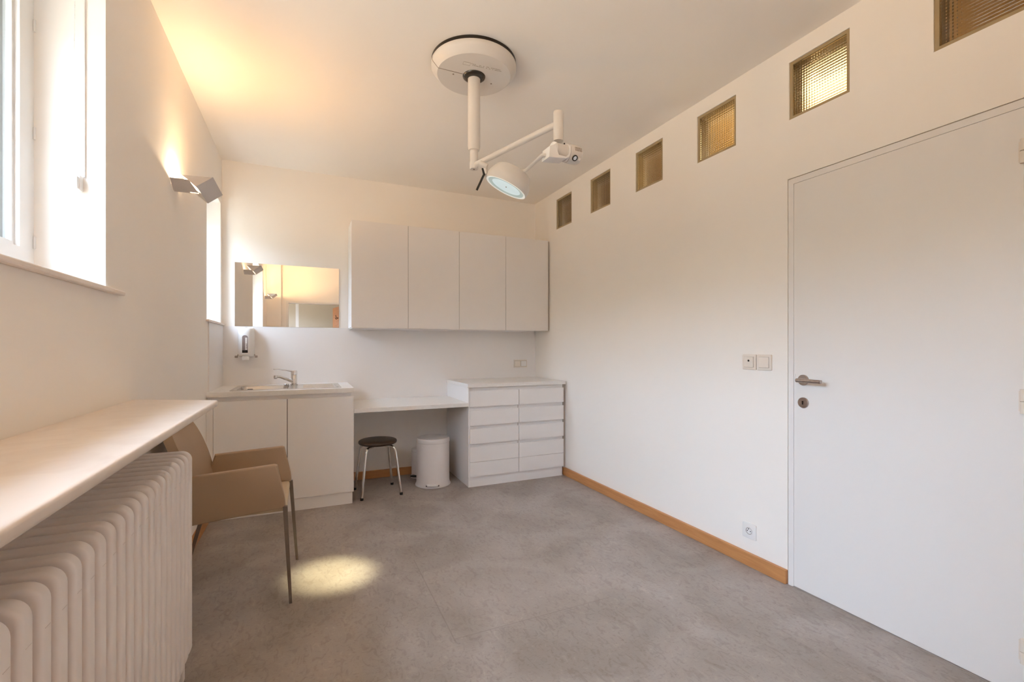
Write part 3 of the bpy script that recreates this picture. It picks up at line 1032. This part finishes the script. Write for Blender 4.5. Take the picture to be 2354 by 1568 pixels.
FB = lambda u, v, a: Vector((u, BW - 0.0082 - a, v))
t = thing('double_switch', 'small cream double switch plate on the back wall above the drawers', 'switch', (2.09, BW, 1.047))
plate(t, FB, 2.013, 2.167, 1.006, 1.089, M['plastic'])
for x0 in (2.023, 2.096):
    bm = B()
    prism(bm, rrect(x0, x0 + 0.061, 1.019, 1.076, 0.002, 2), FB, 0.009, 0.0125, 0.001)
    obj('rocker', bm, M['plastic'] if x0 < 2.05 else M['whiteplastic'], t)
    bm = holed(B(), (x0 - 0.003, x0 + 0.064), (1.016, 1.079), [(x0, x0 + 0.061, 1.019, 1.076)], FB, 0.0088, 0.0097)
    obj('groove', bm, M['inside'], t)

# ------------------------------------------------------------------ stool
SCx, SCy, SH = 0.553, 3.985, 0.447
t = thing('stool', 'round brown stool with four steel legs under the desk', 'stool', (SCx, SCy, 0))
bm = lathe(B(), [(0, 0), (0.140, 0), (0.152, 0.006), (0.157, 0.016), (0.154, 0.028), (0.143, 0.034), (0.06, 0.037), (0, 0.037)], (SCx, SCy, SH - 0.037))
obj('seat', bm, M['seatbrown'], t, True)
bm = B()
lathe(bm, [(0, 0), (0.10, 0), (0.10, 0.007), (0, 0.007)], (SCx, SCy, SH - 0.0445))
obj('seat_plate', bm, M['rubber'], t, True)
for a in (45, 135, 225, 315):
    ang = radians(a + 4)
    dx, dy = cos(ang), sin(ang)
    P = lambda r, z: (SCx + dx * r, SCy + dy * r, z)
    bm = B()
    tube(bm, arc([P(0.07, SH - 0.050), P(0.163, SH - 0.050), P(0.222, 0.012)], 0.055, 8), 0.0105, 14)
    lg = obj('leg', bm, M['chrome'], t, True)
    bm = B()
    tube(bm, [P(0.2222, 0.020), P(0.224, 0.0)], 0.0125, 12)
    obj('rubber_foot', bm, M['rubber'], lg, True)


# ------------------------------------------------------------------ pedal bins
def pedal_bin(name, cx, cy, r, h, yaw, label, pedal_black):
    t = thing(name, label, 'waste bin', (cx, cy, 0), 'white pedal bins under the desk')
    hl = h * 0.895
    bm = lathe(B(), [(0, 0.0), (r * 1.07, 0.0), (r * 1.075, 0.006), (r * 1.03, 0.016), (r, 0.035), (r * 0.99, hl - 0.004), (r * 0.985, hl)], (cx, cy, 0), seg=56)
    obj('body', bm, M['bin'], t, True)
    bm = lathe(B(), [(r * 0.975, hl + 0.0005), (r * 1.005, hl + 0.001), (r * 1.01, hl + 0.006), (r * 1.0, h * 0.965), (r * 0.95, h * 0.985), (r * 0.6, h * 0.998), (0, h)], (cx, cy, 0), seg=56)
    obj('lid', bm, M['bin'], t, True)
    bm = lathe(B(), [(r * 0.985, hl - 0.0005), (r * 0.993, hl - 0.0005), (r * 0.993, hl + 0.002), (r * 0.985, hl + 0.002)], (cx, cy, 0), seg=56)
    obj('rubber_ring', bm, M['greyplastic'], t, True)
    d = Vector((cos(yaw), sin(yaw), 0))
    s = Vector((-d.y, d.x, 0))
    w = r * 0.34
    bm = B()
    c0 = Vector((cx, cy, 0)) + d * r * 0.95
    pts2 = [(-w, 0), (w, 0), (w, 0.035), (w * 0.8, 0.047), (-w * 0.8, 0.047), (-w, 0.035)]
    f2 = lambda p, q, a: c0 + s * p + d * q + Vector((0, 0, a))
    prism(bm, pts2, f2, 0.026, 0.036, 0.003)
    obj('pedal', bm, M['black'] if pedal_black else M['whiteplastic'], t, True)
    bm = B()
    f3 = lambda p, q, a: c0 + s * p + d * (r * 0.062 + q) + Vector((0, 0, a))
    prism(bm, [(-w * 1.15, 0), (w * 1.15, 0), (w * 1.15, 0.002), (-w * 1.15, 0.002)], f3, 0.016, 0.027)
    obj('pedal_slot', bm, M['rubber'], t)
    return t


pedal_bin('pedal_bin', 1.040, 4.036, 0.146, 0.424, radians(254), 'larger white pedal bin beside the drawer cabinet', False)
pedal_bin('pedal_bin', 0.985, 4.303, 0.080, 0.275, radians(222), 'small white pedal bin half hidden behind the larger bin', True)

# ------------------------------------------------------------------ armchair
t = thing('armchair', 'taupe leather armchair with thin metal legs beside the radiator', 'armchair', (-0.30, 2.67, 0))
CY0, CY1 = 2.43, 2.912


def side_panel(ya, yb, lean, rear, dx):
    poly = [(-0.128 + dx, 0.664), (-0.116 + dx, 0.660), (-0.084 + dx, 0.505), (-0.080 + dx, 0.468), (-0.094 + dx, 0.455), (-0.50, 0.424)] + rear
    bm = B()
    prism(bm, poly, lambda p, q, a: Vector((p, a + lean * max(0, q - 0.46), q)), ya, yb, 0.008, 3)
    return bm


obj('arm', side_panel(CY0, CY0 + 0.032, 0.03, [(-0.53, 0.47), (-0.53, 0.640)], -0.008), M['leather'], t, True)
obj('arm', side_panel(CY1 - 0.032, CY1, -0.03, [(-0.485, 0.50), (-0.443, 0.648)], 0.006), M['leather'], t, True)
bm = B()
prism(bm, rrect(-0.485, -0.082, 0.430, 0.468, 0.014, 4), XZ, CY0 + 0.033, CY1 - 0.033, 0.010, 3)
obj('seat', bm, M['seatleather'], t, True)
bm = B()
BH, BR = 0.50, 0.20                      # height of the back, radius of its upper corners
rows_b = []
for i in range(25):
    q = BH * (1 - (1 - i / 24) ** 1.5)
    ins = 0.0
    if q > BH - BR:
        ins = BR - math.sqrt(max(0.0, BR ** 2 - (q - (BH - BR)) ** 2))
    xf = -0.442 - 0.11 * (q / 0.41) ** 1.8
    row = []
    for a in (0.0, 0.040):
        for j in range(13):
            p = (CY0 + 0.006 + ins) + (CY1 - CY0 - 0.012 - 2 * ins) * j / 12
            cup = 0.018 * (2 * j / 12 - 1) ** 2          # slightly hollow across
            row.append(bm.verts.new((xf - a + cup - 0.010, p, 0.43 + q)))
    rows_b.append(row)
for r0, r1 in zip(rows_b, rows_b[1:]):
    for j in range(12):
        bm.faces.new((r0[j], r0[j + 1], r1[j + 1], r1[j]))
        bm.faces.new((r0[13 + j], r0[14 + j], r1[14 + j], r1[13 + j]))
    for j in (0, 12):
        bm.faces.new((r0[j], r1[j], r1[13 + j], r0[13 + j]))
for r in (rows_b[0], rows_b[-1]):
    for j in range(12):
        bm.faces.new((r[j], r[j + 1], r[14 + j], r[13 + j]))
obj('backrest', bm, M['leather'], t, True)
for (ax, ay, bx, by) in ((-0.090, CY0 + 0.010, -0.066, CY0 - 0.001), (-0.078, CY1 - 0.012, -0.046, CY1 - 0.001)):
    bm = B()
    w0, w1 = 0.010, 0.0065
    A_ = [bm.verts.new((ax + i * w0, ay + j * w0, 0.462)) for i, j in ((-1, -1), (1, -1), (1, 1), (-1, 1))]
    B_ = [bm.verts.new((bx + i * w1, by + j * w1, 0.0)) for i, j in ((-1, -1), (1, -1), (1, 1), (-1, 1))]
    bm.faces.new(A_)
    bm.faces.new(B_)
    for k in range(4):
        bm.faces.new((A_[k], A_[(k + 1) % 4], B_[(k + 1) % 4], B_[k]))
    obj('leg', bm, M['bronze'], t)
for ay in (CY0 + 0.014, CY1 - 0.014):
    bm = B()
    w0, w1 = 0.011, 0.0065
    A_ = [bm.verts.new((-0.470 + i * w0, ay + j * w0, 0.445)) for i, j in ((-1, -1), (1, -1), (1, 1), (-1, 1))]
    B_ = [bm.verts.new((-0.585 + i * w1, ay + j * w1, 0.0)) for i, j in ((-1, -1), (1, -1), (1, 1), (-1, 1))]
    bm.faces.new(A_)
    bm.faces.new(B_)
    for k in range(4):
        bm.faces.new((A_[k], A_[(k + 1) % 4], B_[(k + 1) % 4], B_[k]))
    obj('leg', bm, M['bronze'], t)

# ------------------------------------------------------------------ examination lamp on the ceiling
LC = Vector((0.838, 2.368, 0))
t = thing('examination_lamp', 'white ceiling examination lamp with jointed arm, its round head lit', 'examination lamp', (LC.x, LC.y, CEIL))
bm = lathe(B(), [(0, CEIL - 0.0005), (0.229, CEIL - 0.0005), (0.229, CEIL - 0.016), (0.2, CEIL - 0.016)], LC, seg=72)
obj('ceiling_plate', bm, M['black'], t, True)
bm = lathe(B(), [(0.220, CEIL - 0.016), (0.229, CEIL - 0.017), (0.231, CEIL - 0.020), (0.2305, CEIL - 0.037), (0.227, CEIL - 0.044), (0.202, CEIL - 0.0705), (0.1985, CEIL - 0.0735), (0, CEIL - 0.0742)], LC, seg=72)
dome = obj('canopy', bm, M['lamp'], t, True)
# seam, screws and the small marking on the canopy
zf = CEIL - 0.0745
prof = [(0.2315, CEIL - 0.020), (0.2310, CEIL - 0.037), (0.2278, CEIL - 0.0446), (0.2028, CEIL - 0.0712), (0.199, CEIL - 0.0742), (0.06, CEIL - 0.0748)]
for a in (radians(179),):
    dv = Vector((cos(a), sin(a), 0))
    bm = tube(B(), [LC + dv * r + Vector((0, 0, z)) for r, z in prof], 0.0011, 6)
    obj('seam', bm, M['mark'], dome)
for a in (180, 0):
    dv = Vector((cos(radians(a)), sin(radians(a)), 0))
    nv = Vector((0, 0.024, 0))
    bm = lathe(B(), [(0, 0), (0.0048, 0), (0.0045, -0.001), (0, -0.001)], LC + dv * 0.110 + nv + Vector((0, 0, zf)), seg=14)
    obj('screw', bm, M['mark'], dome)
bm = B()
rx = Vector((0.998, -0.069, 0)).normalized()
ry = Vector((-rx.y, rx.x, 0))
c0 = Vector((0.850, 2.268, zf))
fm = lambda p, q, a: c0 + rx * p + ry * q + Vector((0, 0, -a))
holed(bm, (-0.105, -0.066), (-0.012, 0.012), [(-0.104, -0.067, -0.011, 0.011)], fm, 0.0, 0.0008)
random.seed(11)
px_ = -0.062
while px_ < 0.105:
    w = random.uniform(0.004, 0.008)
    for q0 in (-0.010, 0.001):
        if random.random() < 0.8:
            prism(bm, [(px_, q0), (px_ + w, q0 + 0.001), (px_ + w, q0 + 0.004), (px_, q0 + 0.003)], fm, 0.0, 0.0008)
    px_ += w + random.uniform(0.001, 0.004)
obj('faint_marking', bm, M['faint'], dome)
bm = lathe(B(), [(0.062, zf), (0.060, zf - 0.006), (0.050, zf - 0.013), (0.040, zf - 0.016), (0.034, zf - 0.016)], LC, seg=48)
obj('collar', bm, M['collar'], t, True)
bm = lathe(B(), [(0.0, zf), (0.0335, zf), (0.0335, 2.315), (0.030, 2.296), (0.0215, 2.293), (0.0215, 2.232), (0.0235, 2.231), (0.0235, 2.197), (0.021, 2.193), (0, 2.193)], LC, seg=40)
pole = obj('drop_pole', bm, M['lamp'], t, True)
bm = lathe(B(), [(0, 0), (0.006, 0), (0.006, -0.001), (0, -0.001)], LC + Vector((0, 0, 2.193)), seg=14)
obj('screw', bm, M['mark'], pole)
AE = Vector((1.030, 1.784, 2.222))
st = Vector((LC.x, LC.y, 2.214))
bm = tube(B(), [st, AE], 0.0145, 24)
obj('upper_arm', bm, M['lamp'], t, True)
bm = lathe(B(), [(0, 2.274), (0.021, 2.274), (0.0225, 2.271), (0.0225, 2.142), (0, 2.142)], (AE.x, AE.y, 0), seg=32)
obj('arm_post', bm, M['lamp'], t, True)

# elbow: drum between two cheeks on a cradle, and the switch housing, their axis pointing away to the right of the post
vx = Vector((cos(radians(24.23)), -sin(radians(24.23)), 0))           # to the right across the room
vy = Vector((sin(radians(24.23)), cos(radians(24.23)), 0))            # deeper into the room
ax = (vx * 0.90 + vy * 0.44 + Vector((0, 0, -0.01))).normalized()
E0 = Vector((AE.x, AE.y, 2.096)) + vx * 0.003
u_ = ax.cross(Vector((0, 0, 1))).normalized()      # across the drum axis, towards the camera
if u_.dot(vy) > 0:
    u_ = -u_
w_up = Vector((0, 0, 1))
bm = lathe(B(), [(0, -0.026), (0.0335, -0.026), (0.0335, 0.030), (0, 0.030)], E0, ax, 40)
obj('elbow_drum', bm, M['lamp'], t, True)
bm = lathe(B(), [(0, -0.036), (0.034, -0.036), (0.036, -0.034), (0.036, -0.027), (0, -0.0265)], E0, ax, 40)
obj('drum_cap', bm, M['lampwhite'], t, True)
bm = lathe(B(), [(0, 0.0305), (0.038, 0.0305), (0.0395, 0.033), (0.0395, 0.038), (0, 0.039)], E0, ax, 40)
obj('inner_cheek', bm, M['lampwhite'], t, True)
bm = lathe(B(), [(0, 0.0395), (0.040, 0.0395), (0.041, 0.042), (0.041, 0.094), (0.036, 0.104), (0, 0.107)], E0, ax, 40)
hs = obj('switch_housing', bm, M['lamp'], t, True)
bm = B()
for k in range(8):
    c = E0 + ax * (0.062 + k * 0.0046) + (u_ * cos(radians(14)) + w_up * sin(radians(14))) * 0.0406
    dn = (-u_ * sin(radians(14)) + w_up * cos(radians(14)))
    tube(bm, [c - dn * 0.009, c + dn * 0.009], 0.0011, 6)
obj('vent_slots', bm, M['mark'], hs)
nn = (u_ * cos(radians(-42)) + w_up * sin(radians(-42)))
c = E0 + ax * 0.064 + nn * 0.0400
bm = lathe(B(), [(0.0135, 0.0), (0.0135, 0.004), (0.0095, 0.004), (0.0095, 0.0)], c, nn, 24)
obj('dial_ring', bm, M['black'], hs, True)
bm = lathe(B(), [(0, 0.001), (0.0085, 0.001), (0.0085, 0.004), (0, 0.004)], c, nn, 20)
obj('dial_face', bm, M['chrome'], hs, True)
bm = lathe(B(), [(0, 0.0005), (0.0065, 0.0005), (0.0065, 0.006), (0, 0.007)], c + ax * 0.022, nn, 20)
obj('dial', bm, M['lampwhite'], hs, True)
bm = lathe(B(), [(0, 0), (0.003, 0), (0.003, 0.008), (0, 0.008)], E0 + ax * 0.0285 + w_up * 0.036, w_up, 12)
obj('stop_pin', bm, M['black'], t, True)
# cradle: a U of sheet under the drum, ending in the block that takes the lower arm
bm = B()
pl = [(-0.068, -0.001), (-0.044, 0.008), (-0.036, 0.020), (-0.034, -0.010), (-0.024, -0.0345), (0.016, -0.0345), (0.031, -0.020), (0.0355, 0.002), (0.039, 0.026), (0.0425, 0.026), (0.0405, -0.006), (0.033, -0.028), (0.018, -0.0395), (-0.030, -0.0455), (-0.072, -0.050)]
prism(bm, pl, lambda p, q, a: E0 + ax * p + w_up * q + u_ * a, -0.030, 0.036, 0.002)
obj('cradle', bm, M['lampwhite'], t, True)

# head
HC = Vector((0.940, 2.165, 2.044))
HN = Vector((-0.385, 0.20, -0.90)).normalized()
K0 = E0 - ax * 0.066 - w_up * 0.030
J = HC - HN * 0.062 + (vx * 0.050 + vy * -0.060)
toh = (J - K0).normalized()
bm = B()
tube(bm, arc([K0 + ax * 0.010, K0 - ax * 0.016, J + vx * 0.022 + Vector((0, 0, 0.006)), J - vx * 0.03], 0.03), 0.0085, 16)
obj('lower_arm', bm, M['lamp'], t, True)

bm = lathe(B(), [(0.104, 0.001), (0.112, 0.002), (0.1145, -0.004), (0.117, -0.022), (0.114, -0.042), (0.093, -0.084), (0.088, -0.091), (0.080, -0.095), (0, -0.098)], HC, HN, 64)
head = obj('lamp_head', bm, M['lamp'], t, True)
bm = lathe(B(), [(0.098, 0.0005), (0.104, 0.003), (0.110, 0.003), (0.112, -0.001)], HC, HN, 64)
obj('lens_rim', bm, M['lensrim'], head, True)
bm = lathe(B(), [(0, -0.004), (0.06, -0.003), (0.079, -0.0018)], HC, HN, 64)
obj('lens', bm, M['lens'], head, True)
bm = lathe(B(), [(0.079, -0.0018), (0.090, -0.001), (0.099, 0.001)], HC, HN, 64)
obj('lens_surround', bm, M['lensring'], head, True)
bm = lathe(B(), [(0, -0.001), (0.0035, -0.001), (0.0035, -0.003)], HC, HN, 14)
obj('lens_centre', bm, M['mark'], head, True)
# ridge across the back of the head and pivot lug at its left
hu = (vx - HN * vx.dot(HN)).normalized()
hv = HN.cross(hu).normalized()
bm = B()
ridge = []
for k in range(13):
    a = -1 + 2 * k / 12
    rr = 0.088 * a
    h = -0.100 + 0.012 * max(0, abs(a) - 0.8) / 0.2
    ridge.append(HC + hu * rr - HN * (-h) + hv * 0.0)
tube(bm, ridge, 0.005, 10)
obj('yoke', bm, M['lamp'], t, True)
lug = Vector((0.815, 2.188, 2.151))
bm = B()
tube(bm, [lug + hu * 0.030, lug - hu * 0.010], 0.016, 20)
tube(bm, [lug + hu * 0.020 + Vector((0, 0, -0.006)), Vector((0.836, 2.180, 2.106)), HC - hu * 0.1135 - HN * 0.006], [0.011, 0.008, 0.006], 12)
obj('pivot_lug', bm, M['lamp'], t, True)
# black cranked handle hanging at the left of the head
h0, h1, h2 = Vector((0.8195, 2.186, 2.130)), Vector((0.8265, 2.183, 2.100)), Vector((0.7928, 2.198, 2.020))
bm = B()
tube(bm, [h0, h1 + (h1 - h0).normalized() * 0.004], 0.0058, 12)
tube(bm, [h1 + (h1 - h2).normalized() * 0.005, h2], 0.0058, 12)
obj('handle', bm, M['black'], t, True)
ld = bpy.data.lights.new('head_light', 'SPOT')
ld.energy, ld.color = P_EXAM, (1.0, 0.92, 0.56)
ld.spot_size, ld.spot_blend, ld.shadow_soft_size = radians(13), 1.0, 0.05
lo = bpy.data.objects.new('head_light', ld)
C.objects.link(lo)
lo.parent = t
lo.location = HC + HN * 0.02 - ORG[t]
lo.rotation_euler = (Vector((0.135, 2.64, 0)) - (HC + HN * 0.02)).to_track_quat('-Z', 'Y').to_euler()
